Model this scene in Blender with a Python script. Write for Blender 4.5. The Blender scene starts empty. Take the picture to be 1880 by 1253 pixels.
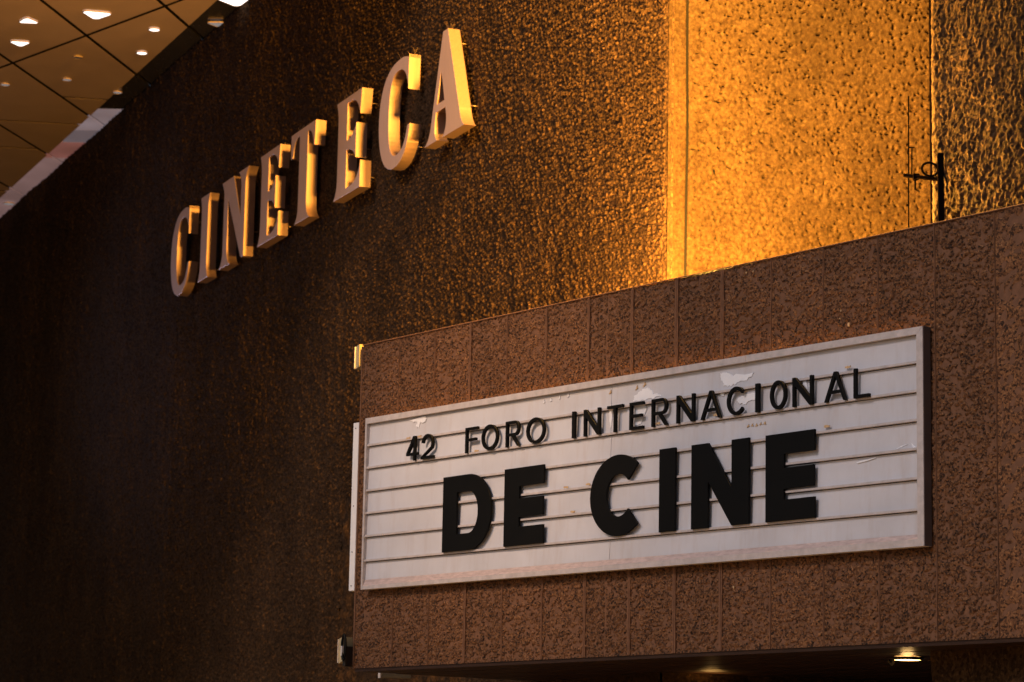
import bpy, math, random
import numpy as np
from mathutils import Vector, Matrix
random.seed(7)
rng = np.random.default_rng(11)
S = bpy.context.scene
COL = S.collection
EYE = 1.6                     # eye height above the pavement

# ------------------------------------------------------------------ camera
F_PX, PITCH, ROLL = 4886.5, 0.170204, 0.019249
fw = Vector((0, math.cos(PITCH), math.sin(PITCH)))
up0 = Vector((0, -math.sin(PITCH), math.cos(PITCH)))
rt0 = Vector((1, 0, 0))
rt = rt0 * math.cos(ROLL) + up0 * math.sin(ROLL)
up = -rt0 * math.sin(ROLL) + up0 * math.cos(ROLL)
cd = bpy.data.cameras.new('camera')
cam = bpy.data.objects.new('camera', cd)
COL.objects.link(cam)
m = Matrix((rt, up, -fw)).transposed().to_4x4()
m.translation = (0, 0, EYE)
cam.matrix_world = m
cd.sensor_width = 36
cd.lens = F_PX / 1880 * 36
cd.clip_end = 3000
cd.dof.use_dof = True
cd.dof.focus_distance = 18.0
cd.dof.aperture_fstop = 4.0
S.camera = cam

# ------------------------------------------------------------------ world, sun, exposure
w = bpy.data.worlds.new('World')
S.world = w
w.use_nodes = True
nt = w.node_tree
bg = nt.nodes['Background']
sky = nt.nodes.new('ShaderNodeTexSky')
sky.sky_type = 'NISHITA'
sky.sun_disc = False
SUN_EL, SUN_AZ = math.radians(36), math.radians(228)   # compass azimuth, +Y = 0
sky.sun_elevation = SUN_EL
sky.sun_rotation = SUN_AZ
sky.air_density = 1.0
sky.dust_density = 3.0
sky.ozone_density = 2.0
nt.links.new(sky.outputs[0], bg.inputs[0])
bg.inputs[1].default_value = 0.05

def lamp(name, kind, loc, energy, color, target=None, **kw):
    l = bpy.data.lights.new(name, kind)
    l.energy = energy
    l.color = color
    for k, v in kw.items():
        setattr(l, k, v)
    o = bpy.data.objects.new(name, l)
    COL.objects.link(o)
    o.location = loc
    if target is not None:
        o.rotation_euler = (Vector(target) - Vector(loc)).to_track_quat('-Z', 'Y').to_euler()
    return o

sd = Vector((math.sin(SUN_AZ) * math.cos(SUN_EL), math.cos(SUN_AZ) * math.cos(SUN_EL), math.sin(SUN_EL)))
lamp('sun', 'SUN', (0, 0, 30), 1.05, (1.0, 0.84, 0.82), target=Vector((0, 0, 30)) - sd * 10, angle=math.radians(11))
vs = S.view_settings
vs.view_transform = 'Standard'
vs.look = 'None'
vs.gamma = 1
vs.use_curve_mapping = False
vs.exposure = 0.0
S.cycles.max_bounces = 5

# ------------------------------------------------------------------ frames of the place
# fascia (front of the marquee): origin at its lower left corner, s runs right and nearer
P0 = Vector((-1.2002, 21.2, 0.9901 + EYE))
dF = Vector((0.60901651, -0.79315755, 0))
nF = Vector((-0.79315755, -0.60901651, 0))
def Fp(s, z, off=0.0): return P0 + dF * s + nF * off + Vector((0, 0, z))
# tall wall with the big letters: origin at its right end on eye level, u runs right and nearer
C0 = Vector((1.19975682, 20.3073948, EYE))
dA = Vector((0.38842808, -0.92147904, 0))
nA = Vector((-0.92147904, -0.38842808, 0))
def Ap(u, z, off=0.0): return C0 + dA * u + nA * off + Vector((0, 0, z))
# recessed wall: starts at the end of the tall wall, runs away to the right
dB = Vector((0.92147904, 0.38842808, 0))
nB = Vector((0.38842808, -0.92147904, 0))
# right wall: nearer, turned a little
R0 = Ap(3.779, 0)
dR = Vector((0.50, -0.866, 0)).normalized()
nR = Vector((dR.y, -dR.x, 0)).normalized()
if nR.y > 0: nR = -nR
CEIL = 9.4096                 # canopy underside above the eye

def rot_of(d):                # local x = d, local z = up, local -y = out of the wall
    return math.atan2(d.y, d.x)

# ------------------------------------------------------------------ materials
def mat(name):
    M_ = bpy.data.materials.new(name)
    M_.use_nodes = True
    return M_, M_.node_tree, M_.node_tree.nodes['Principled BSDF']

def node(t, kind, **kw):
    n = t.nodes.new(kind)
    for k, v in kw.items():
        if k in n.inputs: n.inputs[k].default_value = v
        else: setattr(n, k, v)
    return n

def ramp(t, stops):
    r = t.nodes.new('ShaderNodeValToRGB')
    e = r.color_ramp.elements
    while len(e) < len(stops): e.new(0.5)
    for i, (p, c) in enumerate(stops):
        e[i].position = p
        e[i].color = (*c, 1)
    return r

def concrete(name, cols, scale, bump, rough=0.6, spec=0.5, bdist=0.01, mott=0.35, chips=1.0, tone=0.0):
    M_, t, p = mat(name)
    tc = t.nodes.new('ShaderNodeTexCoord')
    v = node(t, 'ShaderNodeTexVoronoi', Scale=scale); v.feature = 'F1'
    t.links.new(tc.outputs['Object'], v.inputs['Vector'])
    r = ramp(t, cols)
    sep = t.nodes.new('ShaderNodeSeparateColor')
    t.links.new(v.outputs['Color'], sep.inputs[0])
    nn = node(t, 'ShaderNodeTexNoise', Scale=scale * 0.8, Detail=6.0, Roughness=0.7)
    t.links.new(tc.outputs['Object'], nn.inputs['Vector'])
    st_ = t.nodes.new('ShaderNodeMapRange'); st_.inputs[1].default_value = .25; st_.inputs[2].default_value = .75
    t.links.new(nn.outputs[0], st_.inputs[0])
    mf = t.nodes.new('ShaderNodeMix'); mf.inputs[0].default_value = chips
    t.links.new(st_.outputs[0], mf.inputs[2]); t.links.new(sep.outputs[0], mf.inputs[3])
    t.links.new(mf.outputs[0], r.inputs[0])
    n = node(t, 'ShaderNodeTexNoise', Scale=scale * 0.03, Detail=5.0)
    t.links.new(tc.outputs['Object'], n.inputs['Vector'])
    rr = ramp(t, [(0.3, (1 - mott,) * 3), (0.7, (1.0, 1.0, 1.0))])
    t.links.new(n.outputs[0], rr.inputs[0])
    mx = t.nodes.new('ShaderNodeMixRGB'); mx.blend_type = 'MULTIPLY'; mx.inputs[0].default_value = 1
    t.links.new(r.outputs[0], mx.inputs[1]); t.links.new(rr.outputs[0], mx.inputs[2])
    oi = t.nodes.new('ShaderNodeObjectInfo')
    mr = t.nodes.new('ShaderNodeMapRange'); mr.inputs[3].default_value = 1 - tone; mr.inputs[4].default_value = 1 + tone * .5
    t.links.new(oi.outputs['Random'], mr.inputs[0])
    mt = t.nodes.new('ShaderNodeMixRGB'); mt.blend_type = 'MULTIPLY'; mt.inputs[0].default_value = 1
    t.links.new(mx.outputs[0], mt.inputs[1]); t.links.new(mr.outputs[0], mt.inputs[2])
    t.links.new(mt.outputs[0], p.inputs['Base Color'])
    n2 = node(t, 'ShaderNodeTexNoise', Scale=scale * 1.3, Detail=4.0, Roughness=0.7)
    t.links.new(tc.outputs['Object'], n2.inputs['Vector'])
    b = node(t, 'ShaderNodeBump', Strength=bump, Distance=bdist)
    t.links.new(n2.outputs[0], b.inputs['Height'])
    t.links.new(b.outputs[0], p.inputs['Normal'])
    p.inputs['Roughness'].default_value = rough
    p.inputs['Specular IOR Level'].default_value = spec
    return M_

def plain(name, col, rough=0.5, metal=0.0, spec=0.5, var=0.12, vs_=6.0, bump=0.0, stretch=None):
    M_, t, p = mat(name)
    tc = t.nodes.new('ShaderNodeTexCoord')
    mp = t.nodes.new('ShaderNodeMapping')
    if stretch: mp.inputs['Scale'].default_value = stretch
    t.links.new(tc.outputs['Object'], mp.inputs[0])
    n = node(t, 'ShaderNodeTexNoise', Scale=vs_, Detail=6.0, Roughness=0.65)
    t.links.new(mp.outputs[0], n.inputs['Vector'])
    r = ramp(t, [(0.3, tuple(c * (1 - var) for c in col)), (0.7, tuple(min(1, c * (1 + var)) for c in col))])
    t.links.new(n.outputs[0], r.inputs[0])
    t.links.new(r.outputs[0], p.inputs['Base Color'])
    rr = t.nodes.new('ShaderNodeMapRange')
    rr.inputs[3].default_value = max(0.03, rough - 0.08); rr.inputs[4].default_value = min(1, rough + 0.08)
    t.links.new(n.outputs[0], rr.inputs[0]); t.links.new(rr.outputs[0], p.inputs['Roughness'])
    p.inputs['Metallic'].default_value = metal
    p.inputs['Specular IOR Level'].default_value = spec
    if bump:
        b = node(t, 'ShaderNodeBump', Strength=bump, Distance=0.004)
        t.links.new(n.outputs[0], b.inputs['Height']); t.links.new(b.outputs[0], p.inputs['Normal'])
    return M_

def glow(name, col, strength):
    M_, t, p = mat(name)
    p.inputs['Base Color'].default_value = (*[c * 0.5 for c in col], 1)
    p.inputs['Emission Color'].default_value = (*col, 1)
    p.inputs['Emission Strength'].default_value = strength
    return M_

M_wall = concrete('ribbed_concrete', [(0.0, (.008, .005, .003)), (0.35, (.028, .0155, .0082)), (0.65, (.062, .034, .0165)), (1.0, (.13, .073, .036))], 46, 0.55, 0.92, 0.06, chips=.4)
M_niche = concrete('pitted_concrete', [(0.0, (.012, .007, .004)), (0.25, (.022, .012, .006)), (0.55, (.040, .024, .012)), (1.0, (.075, .046, .024))], 40, 0.7, 0.95, 0.05, bdist=.006, mott=.4, chips=.3)
M_fascia = concrete('exposed_aggregate', [(0.0, (.004, .003, .004)), (0.26, (.028, .013, .007)), (0.48, (.17, .072, .030)), (0.8, (.33, .155, .066)), (1.0, (.55, .34, .20))], 82, 1.0, 0.7, 0.25, bdist=0.010, mott=0.4, chips=.5, tone=.2)
M_edge = plain('smooth_concrete_edge', (.145, .070, .038), 0.75, spec=.25, var=0.25, vs_=24)
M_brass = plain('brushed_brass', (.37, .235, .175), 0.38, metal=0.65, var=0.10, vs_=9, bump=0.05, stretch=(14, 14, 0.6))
M_front = plain('brushed_letter_front', (.52, .385, .36), 0.42, metal=0.45, var=0.10, vs_=9, bump=0.05, stretch=(14, 14, 0.6))  # letter fronts paler and pinker than the sides
M_frame = plain('weathered_frame', (.45, .41, .41), 0.5, metal=0.0, var=0.18, vs_=14)
M_black = plain('black_acrylic', (.0025, .0025, .0025), 0.55, spec=0.12, var=0.2)
M_darkmetal = plain('dark_metal', (.03, .024, .02), 0.45, metal=0.6)
M_mast = plain('blackened_iron', (.003, .002, .002), 0.9, spec=0)
M_sidepaint = plain('dark_side_paint', (.07, .048, .045), 0.6)
M_soffit = plain('dark_varnished_boards', (.03, .014, .008), 0.42, spec=0.25, var=0.35, vs_=5, stretch=(1, 14, 14))
M_roof = plain('roof_felt', (.10, .08, .07), 0.9)
M_white = plain('pale_paint', (.62, .58, .56), 0.5, var=0.08)
M_bright = plain('white_sign_edge', (.80, .78, .78), 0.5, var=0.06)
M_residue_glare = plain('white_residue_and_glare', (.74, .76, .82), 0.35, var=0.05)
M_chip = plain('tan_residue', (.48, .33, .18), 0.7, var=0.3, vs_=60)
M_backing = plain('black_void', (.004, .003, .003), 0.9, spec=.1)
M_ceil = plain('copper_ceiling', (.33, .225, .145), 0.42, var=0.08, vs_=2)
M_shade = plain('shade_strip', (.02, .018, .018), 0.25, spec=0.6)  # dark colour stands for the shaded band of ceiling along the wall
M_pave = plain('paving', (.16, .15, .14), 0.85, var=0.25, vs_=2)
M_wire = plain('thin_wire', (.20, .13, .08), 0.4, metal=0.8)

# sign face: off-white acrylic with grime running under the rails
def sign_face():
    M_, t, p = mat('sign_acrylic')
    tc = t.nodes.new('ShaderNodeTexCoord')
    n = node(t, 'ShaderNodeTexNoise', Scale=1.6, Detail=6.0, Roughness=0.6)
    t.links.new(tc.outputs['Object'], n.inputs['Vector'])
    r = ramp(t, [(0.3, (.47, .47, .51)), (0.55, (.53, .535, .585)), (0.75, (.58, .59, .65))])
    t.links.new(n.outputs[0], r.inputs[0])
    mp = t.nodes.new('ShaderNodeMapping'); mp.inputs['Scale'].default_value = (14, 14, 2.2)
    t.links.new(tc.outputs['Object'], mp.inputs[0])
    n2 = node(t, 'ShaderNodeTexNoise', Scale=1.0, Detail=7.0, Roughness=0.7)
    t.links.new(mp.outputs[0], n2.inputs['Vector'])
    r2 = ramp(t, [(0.30, (.93, .89, .86)), (0.5, (1, 1, 1))])
    t.links.new(n2.outputs[0], r2.inputs[0])
    mx = t.nodes.new('ShaderNodeMixRGB'); mx.blend_type = 'MULTIPLY'; mx.inputs[0].default_value = 1
    t.links.new(r.outputs[0], mx.inputs[1]); t.links.new(r2.outputs[0], mx.inputs[2])
    t.links.new(mx.outputs[0], p.inputs['Base Color'])
    n3 = node(t, 'ShaderNodeTexNoise', Scale=160.0, Detail=2.0)
    t.links.new(tc.outputs['Object'], n3.inputs['Vector'])
    b = node(t, 'ShaderNodeBump', Strength=0.15, Distance=0.002)
    t.links.new(n3.outputs[0], b.inputs['Height']); t.links.new(b.outputs[0], p.inputs['Normal'])
    p.inputs['Roughness'].default_value = 0.42
    return M_
M_face = sign_face()
M_sill = plain('stained_sill', (.46, .36, .34), 0.6, var=0.25, vs_=5, stretch=(3, 3, 12))

# ------------------------------------------------------------------ object helpers
def link(o):
    COL.objects.link(o)
    return o

def tag(o, label=None, cat=None, group=None, kind=None):
    if label: o['label'] = label
    if cat: o['category'] = cat
    if group: o['group'] = group
    if kind: o['kind'] = kind
    return o

def empty(name, loc, rz=0.0, **kw):
    o = bpy.data.objects.new(name, None)
    o.empty_display_size = 0.1
    o.location = loc
    o.rotation_euler = (0, 0, rz)
    link(o)
    tag(o, **kw)
    bpy.context.view_layer.update()
    return o

def mesh_obj(name, verts, faces, material, parent=None, loc=(0, 0, 0), rz=0.0, smooth=False):
    me = bpy.data.meshes.new(name)
    me.from_pydata([tuple(v) for v in verts], [], faces)
    me.materials.append(material)
    if smooth: me.polygons.foreach_set('use_smooth', [True] * len(me.polygons))
    me.update()
    o = bpy.data.objects.new(name, me)
    o.location = loc
    o.rotation_euler = (0, 0, rz)
    link(o)
    if parent: o.parent = parent
    return o

class MB:
    def __init__(s): s.v = []; s.f = []
    def box(s, x0, x1, y0, y1, z0, z1, bev=0.0):
        import bmesh
        bm = bmesh.new()
        bmesh.ops.create_cube(bm, size=1)
        for v in bm.verts:
            v.co = Vector(((x0 + x1) / 2 + v.co.x * (x1 - x0), (y0 + y1) / 2 + v.co.y * (y1 - y0), (z0 + z1) / 2 + v.co.z * (z1 - z0)))
        if bev: bmesh.ops.bevel(bm, geom=bm.edges[:], offset=bev, segments=2, profile=0.5, affect='EDGES')
        b = len(s.v)
        bm.verts.ensure_lookup_table()
        s.v += [tuple(v.co) for v in bm.verts]
        s.f += [tuple(b + v.index for v in f.verts) for f in bm.faces]
        bm.free()
        return s
    def prism(s, poly, y0, y1):          # polygon in x,z; extruded along y
        b = len(s.v); n = len(poly)
        s.v += [(p[0], y0, p[1]) for p in poly] + [(p[0], y1, p[1]) for p in poly]
        s.f.append(tuple(b + i for i in range(n)))
        s.f.append(tuple(b + n + i for i in reversed(range(n))))
        for i in range(n):
            j = (i + 1) % n
            s.f.append((b + j, b + i, b + n + i, b + n + j))
        return s
    def tube(s, pts, r, n=6, closed=False):
        b = len(s.v); P = [Vector(p) for p in pts]; N = len(P)
        for i, p in enumerate(P):
            a = P[(i - 1) % N] if (i or closed) else p
            c = P[(i + 1) % N] if (i < N - 1 or closed) else p
            t = (c - a).normalized()
            u = t.cross(Vector((0.31, 0.11, 0.94)))
            if u.length < 1e-3: u = t.cross(Vector((1, 0, 0)))
            u.normalize(); q = t.cross(u)
            for k in range(n):
                a_ = 2 * math.pi * k / n
                s.v.append(tuple(p + (u * math.cos(a_) + q * math.sin(a_)) * r))
        for i in range(N if closed else N - 1):
            i2 = (i + 1) % N
            for k in range(n):
                k2 = (k + 1) % n
                s.f.append((b + i * n + k, b + i * n + k2, b + i2 * n + k2, b + i2 * n + k))
        if not closed:
            s.f.append(tuple(b + k for k in reversed(range(n))))
            s.f.append(tuple(b + (N - 1) * n + k for k in range(n)))
        return s
    def build(s, name, material, parent=None, loc=(0, 0, 0), rz=0.0, smooth=False):
        return mesh_obj(name, s.v, s.f, material, parent, loc, rz, smooth)

# ------------------------------------------------------------------ relief
def hash2(ix, iy, k):
    h = (ix.astype(np.int64) * 374761393 + iy.astype(np.int64) * 668265263 + k * 974634777) & 0x7fffffff
    h = ((h ^ (h >> 13)) * 1274126177) & 0x7fffffff
    return ((h ^ (h >> 16)) & 0xffff) / 65535.0

def vnoise(x, y, k=0):
    ix = np.floor(x); iy = np.floor(y); fx = x - ix; fy = y - iy
    fx = fx * fx * (3 - 2 * fx); fy = fy * fy * (3 - 2 * fy)
    a = hash2(ix, iy, k); b = hash2(ix + 1, iy, k); c = hash2(ix, iy + 1, k); d = hash2(ix + 1, iy + 1, k)
    return (a * (1 - fx) + b * fx) * (1 - fy) + (c * (1 - fx) + d * fx) * fy

def cells(x, y, k=0):          # bumps: each cell a chip of its own height
    ix = np.floor(x); iy = np.floor(y)
    best = np.full(x.shape, 9.0); hb = np.zeros(x.shape); sec = np.full(x.shape, 9.0)
    for dx in (-1, 0, 1):
        for dy in (-1, 0, 1):
            cx = ix + dx; cy = iy + dy
            px = cx + hash2(cx, cy, k + 1); py = cy + hash2(cx, cy, k + 2)
            d = np.hypot(px - x, py - y)
            hh = hash2(cx, cy, k + 3)
            m_ = d < best
            sec = np.where(m_, best, np.minimum(sec, d))
            hb = np.where(m_, hh, hb); best = np.where(m_, d, best)
    return best, sec, hb

def rough_wall(x, z, amp=0.03, size=0.045, k=0):
    x = x + 0.02 * vnoise(x * 20, z * 20, k + 50)
    z = z + 0.02 * vnoise(x * 20, z * 20, k + 60)
    f1, f2, h = cells(x / size, z / (size * 1.35), k)
    big = vnoise(x * 7, z * 5, k + 9)
    fine = vnoise(x / 0.013, z / 0.013, k + 12)
    edge = np.clip((f2 - f1) * 2.2, 0, 1)
    return amp * (edge * (0.25 + 0.75 * h) + 0.35 * big + 0.22 * fine - 0.8)

def relief(name, length, z0, z1, step, fn, material, parent, loc, rz, dist_z=None):
    nx = max(2, int(round(length / step)) + 1); nz = max(2, int(round((z1 - z0) / (dist_z or step))) + 1)
    X, Z = np.meshgrid(np.linspace(0, length, nx), np.linspace(z0, z1, nz))
    Y = -fn(X, Z)
    co = np.stack([X, Y, Z], -1).reshape(-1, 3)
    i = (np.arange(nz - 1)[:, None] * nx + np.arange(nx - 1)[None]).reshape(-1)
    f = np.stack([i, i + 1, i + 1 + nx, i + nx], -1)
    me = bpy.data.meshes.new(name)
    me.vertices.add(len(co)); me.vertices.foreach_set('co', co.reshape(-1))
    me.loops.add(f.size); me.loops.foreach_set('vertex_index', f.reshape(-1).astype(np.int32))
    me.polygons.add(len(f)); me.polygons.foreach_set('loop_start', (np.arange(len(f)) * 4).astype(np.int32))
    me.polygons.foreach_set('use_smooth', np.ones(len(f), bool))
    me.materials.append(material)
    me.update(calc_edges=True)
    o = bpy.data.objects.new(name, me)
    o.location = loc; o.rotation_euler = (0, 0, rz)
    link(o)
    if parent: o.parent = parent
    return o

# ------------------------------------------------------------------ ground
g = mesh_obj('ground', [(-400, -300, 0), (400, -300, 0), (400, 600, 0), (-400, 600, 0)], [(0, 1, 2, 3)], M_pave)
tag(g, kind='structure')

# ------------------------------------------------------------------ the concrete building
hall = empty('concrete_hall', (C0.x, C0.y, 0), label='tall dark brown rough concrete cinema building behind the marquee', cat='building')
def child_at(o, parent):       # keep world placement while parenting to an Empty that is only moved
    o.parent = parent
    o.matrix_parent_inverse = parent.matrix_world.inverted()
    return o

def wallA(X0):
    def fn(x, z):
        u = x + X0
        flute = 0.02 * np.sin(u * 2.1) + 0.03 * vnoise(u * 0.8, z * 0.12, 3)
        edge = np.clip(-u / 0.10, 0, 1) ** 0.5          # arris rounds off at the right end
        return rough_wall(u, z, 0.030, 0.027, 5) * edge - 0.04 * (1 - edge) + flute * 0.5 * np.clip((-u - 2) / 4, 0, 1)
    return fn
def wallAc(X0):
    def fn(x, z):
        u = x + X0
        return 0.03 * np.sin(u * 2.1) + 0.05 * vnoise(u * 0.8, z * 0.12, 3) + rough_wall(u, z, 0.045, 0.07, 5) - 0.01
    return fn
o = relief('wall', 7.5, EYE + 3.0, EYE + CEIL, 0.0112, wallA(-7.5), M_wall, None, C0 + dA * -7.5 - Vector((0, 0, C0.z)), rot_of(dA))
child_at(o, hall)
for u0, L_, stp in ((-14.0, 6.53, .0155), (-22.0, 8.03, .022), (-30.0, 8.03, .030)):
    o = relief('wall', L_, EYE + .8, EYE + CEIL, stp, wallA(u0), M_wall, None, C0 + dA * u0 - Vector((0, 0, C0.z)), rot_of(dA))
    child_at(o, hall)
o = relief('wall', 7.47, 0.0, EYE + 3.05, 0.05, wallAc(-7.5), M_wall, None, C0 + dA * -7.5 - Vector((0, 0, C0.z)), rot_of(dA))
child_at(o, hall)
o = relief('wall', 22.55, 0.0, EYE + 0.85, 0.08, wallAc(-30.0), M_wall, None, C0 + dA * -30.0 - Vector((0, 0, C0.z)), rot_of(dA))
child_at(o, hall)
core = MB()
core.box(-30.0, -0.03, 0.09, 0.5, 0.0, EYE + CEIL)
o = core.build('wall_core', M_backing, None, C0 - Vector((0, 0, C0.z)), rot_of(dA))
child_at(o, hall)
# recessed wall, its first strip smoother, a seam beside it
def wallB(x, z):
    smooth = 0.15 + 0.85 * np.clip((x - 0.17) / 0.05, 0, 1)
    wx = x + 0.03 * vnoise(x * 25, z * 25, 33); wz = z + 0.03 * vnoise(x * 25, z * 25, 34)
    base = 0.0050 * vnoise(wx / .034, wz / .030, 35) + 0.0048 * vnoise(wx / .016, wz / .014, 36) + 0.008 * vnoise(x * 6, z * 6, 37)
    f1, f2, h = cells(wx / .040, wz / .033, 38)
    pit = np.clip((h - .58) * 4, 0, 1) * np.clip(1.1 - f1 * 2.4, 0, 1)
    seam = -0.06 * np.exp(-((x - 0.172 - 0.004 * np.sin(z * 3)) / 0.009) ** 2)
    return (base - 0.034 * pit) * smooth + seam
for L_, za_, zb2, stp in ((3.2, EYE + 3.2, EYE + 6.9, .0108), (3.2, EYE + 6.88, EYE + CEIL + 1, .04)):
    o = relief('wall', L_, za_, zb2, stp, wallB, M_niche, None, C0 - Vector((0, 0, C0.z)) + nB * -0.015, rot_of(dB))
    child_at(o, hall)
# right wall
def wallR(x, z):
    round_ = np.clip(x / 0.09, 0, 1)
    wx = x + 0.03 * vnoise(x * 22, z * 15, 53); wz = z + 0.04 * vnoise(x * 22, z * 15, 54)
    h = rough_wall(wx, wz * .62, 0.030, 0.022, 51) * .5 + 0.006 * vnoise(wx / .012, wz / .030, 56) - .006
    return h * (0.5 + 0.5 * round_) - 0.05 * (1 - round_) ** 2
for L_, za_, zb2, stp in ((2.6, EYE + 3.0, EYE + 5.7, .0100), (2.6, EYE + 5.68, EYE + CEIL, .04)):
    o = relief('wall', L_, za_, zb2, stp, wallR, M_wall, None, R0 - Vector((0, 0, R0.z)), rot_of(dR))
    child_at(o, hall)
o = relief('wall', 3.2, 0.0, EYE + 3.22, 0.08, lambda x, z: rough_wall(x, z, .03, .1, 31), M_wall, None, C0 - Vector((0, 0, C0.z)) + nB * -0.015, rot_of(dB))
child_at(o, hall)
o = relief('wall', 2.6, 0.0, EYE + 3.02, 0.08, lambda x, z: rough_wall(x, z, .03, .1, 51), M_wall, None, R0 - Vector((0, 0, R0.z)), rot_of(dR))
child_at(o, hall)
# its hidden flank, so the wall is solid from the side
fl = MB()
a = R0 - nR * 0.03; b = R0 - nR * 4.0 + dR * 1.0
fl.v = [(a.x, a.y, 0), (b.x, b.y, 0), (b.x, b.y, EYE + CEIL), (a.x, a.y, EYE + CEIL)]; fl.f = [(0, 1, 2, 3)]
child_at(fl.build('wall', M_wall), hall)

# ------------------------------------------------------------------ overhead canopy with its panels and lights
E1, E2 = Vector((1.1998, 20.3074)), Vector((1.1998 - 30 * 0.38842808, 20.3074 + 30 * 0.92147904))
canopy = empty('plaza_canopy', (-6.5, 34, EYE + CEIL), label='copper coloured overhead canopy with dark joint lines at top left', cat='canopy')
def clip(poly, p, n, keep):    # keep the side where (q-p).n * keep >= 0
    out = []
    for i in range(len(poly)):
        a, b = poly[i], poly[(i + 1) % len(poly)]
        da, db = (a - p).dot(n) * keep, (b - p).dot(n) * keep
        if da >= 0: out.append(a)
        if (da > 0 > db) or (da < 0 < db): out.append(a + (b - a) * (da / (da - db)))
    return out
def nrm(a, b):
    d = (Vector(b) - Vector(a)).normalized()
    return Vector((-d.y, d.x))
edge_n = nrm(E1, E2)
if (Vector((-10, 30)) - E1).dot(edge_n) < 0: edge_n = -edge_n
big = [Vector((-26, 24)), Vector((3, 24)), Vector((3, 52)), Vector((-26, 52))]
big = clip(big, E1 - edge_n * 0.12, edge_n, 1)
W_E = 0.33                     # width of the edge strip along the wall
field = clip(big, E1 + edge_n * W_E, edge_n, 1)
strip = clip(big, E1 + edge_n * W_E, edge_n, -1)
fam1 = [((-2.1, 31.5), 12.0), ((-4.35, 30.95), 12.0), ((-5.78, 31.04), 12.0), ((-6.73, 33.5), 12.3), ((-7.43, 37.24), 12.6), ((-8.11, 40.91), 13.0), ((-9.6, 40.9), 13.0), ((-11.4, 40.9), 13.0), ((-13.2, 40.9), 13.0), ((-16, 40.9), 13.0), ((-19, 40.9), 13.0), ((-22, 40.9), 13.0), ((-25, 40.9), 13.0), ((-28, 40.9), 13.0)]
def line_n(ang): return Vector((math.cos(math.radians(ang)), -math.sin(math.radians(ang))))
def cuts(poly, k):             # cross joints of column k
    if k <= 2: ls = [((-6.85, 34.16), 139.1), ((-9.5, 39.6), 139.1)]
    elif k == 3: ls = [((-6.85, 34.16), 139.1), ((-6.29, 35.59), 80.4)]
    elif k == 4: ls = [((-6.85, 34.16), 139.1), ((-7.37, 36.96), 81.9)]
    elif k == 5: ls = [((-6.85, 34.16), 139.1), ((-7.37, 36.96), 81.9), ((-7.67, 38.56), 81.5)]
    else: ls = [((-6.85, 34.16), 139.1), ((-7.67, 38.56), 81.5), ((-7.67, 41.6), 81.5), ((-7.67, 45.0), 81.5)]
    polys = [poly]
    for p, a in ls:
        nxt = []
        for q in polys:
            for kk in (1, -1):
                r_ = clip(q, Vector(p) + line_n(a) * 0.028 * kk, line_n(a), kk)
                if len(r_) > 2: nxt.append(r_)
        polys = nxt
    return polys
def slab(name, poly, material, z, th, parent):
    poly = [p - Vector((-6.5, 34)) for p in poly]
    mb = MB(); n = len(poly)
    ar = sum(poly[i].x * poly[(i + 1) % n].y - poly[(i + 1) % n].x * poly[i].y for i in range(n))
    if abs(ar) < 0.02: return None
    if ar > 0: poly = poly[::-1]
    mb.v = [(p.x, p.y, z) for p in poly] + [(p.x, p.y, z + th) for p in poly]
    mb.f = [tuple(range(n)), tuple(reversed(range(n, 2 * n)))] + [((i + 1) % n, i, n + i, n + (i + 1) % n) for i in range(n)]
    return mb.build(name, material, parent)
backing = slab('deck', big, M_backing, 0.06, 0.3, canopy)
def strip_glow(name, tint, e):  # glowing tints stand for light reflected along the canopy edge
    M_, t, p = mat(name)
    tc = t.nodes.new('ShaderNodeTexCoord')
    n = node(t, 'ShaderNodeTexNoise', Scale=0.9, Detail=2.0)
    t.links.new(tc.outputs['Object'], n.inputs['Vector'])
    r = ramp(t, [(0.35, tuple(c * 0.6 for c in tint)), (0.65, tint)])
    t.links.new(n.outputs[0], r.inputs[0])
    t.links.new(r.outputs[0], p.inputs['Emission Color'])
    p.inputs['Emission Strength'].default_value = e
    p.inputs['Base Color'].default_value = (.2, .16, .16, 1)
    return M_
G_grey = strip_glow('reflection_grey', (.30, .24, .27), 0.6)
G_red = strip_glow('reflection_red', (.34, .12, .11), 0.5)
G_pink = strip_glow('reflection_pink', (.38, .23, .23), 0.45)
G_dim = strip_glow('reflection_dim', (.16, .14, .17), 0.6)
for k in range(len(fam1) + 1):
    q = field; s_ = strip
    if k > 0:
        p, a = fam1[k - 1]
        q = clip(q, Vector(p) - line_n(a) * 0.028, line_n(a), -1)
        s_ = clip(s_, Vector(p) - line_n(a) * 0.028, line_n(a), -1)
    if k < len(fam1):
        p, a = fam1[k]
        q = clip(q, Vector(p) + line_n(a) * 0.028, line_n(a), 1)
        s_ = clip(s_, Vector(p) + line_n(a) * 0.028, line_n(a), 1)
    if len(q) > 2:
        for r_ in cuts(q, k): slab('ceiling_panel', r_, M_ceil, 0.0, 0.003, canopy)
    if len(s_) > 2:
        # break the strip between its painted shade and its painted reflections
        brk = [(36.25, M_shade), (37.5, G_grey), (38.25, G_dim), (39.25, G_red), (60, G_pink)]
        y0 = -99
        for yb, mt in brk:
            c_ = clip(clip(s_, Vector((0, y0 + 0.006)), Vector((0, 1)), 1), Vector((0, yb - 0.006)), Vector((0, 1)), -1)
            if len(c_) > 2: slab('edge_strip', c_, mt, 0.012, 0.03, canopy)
            y0 = yb

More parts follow.
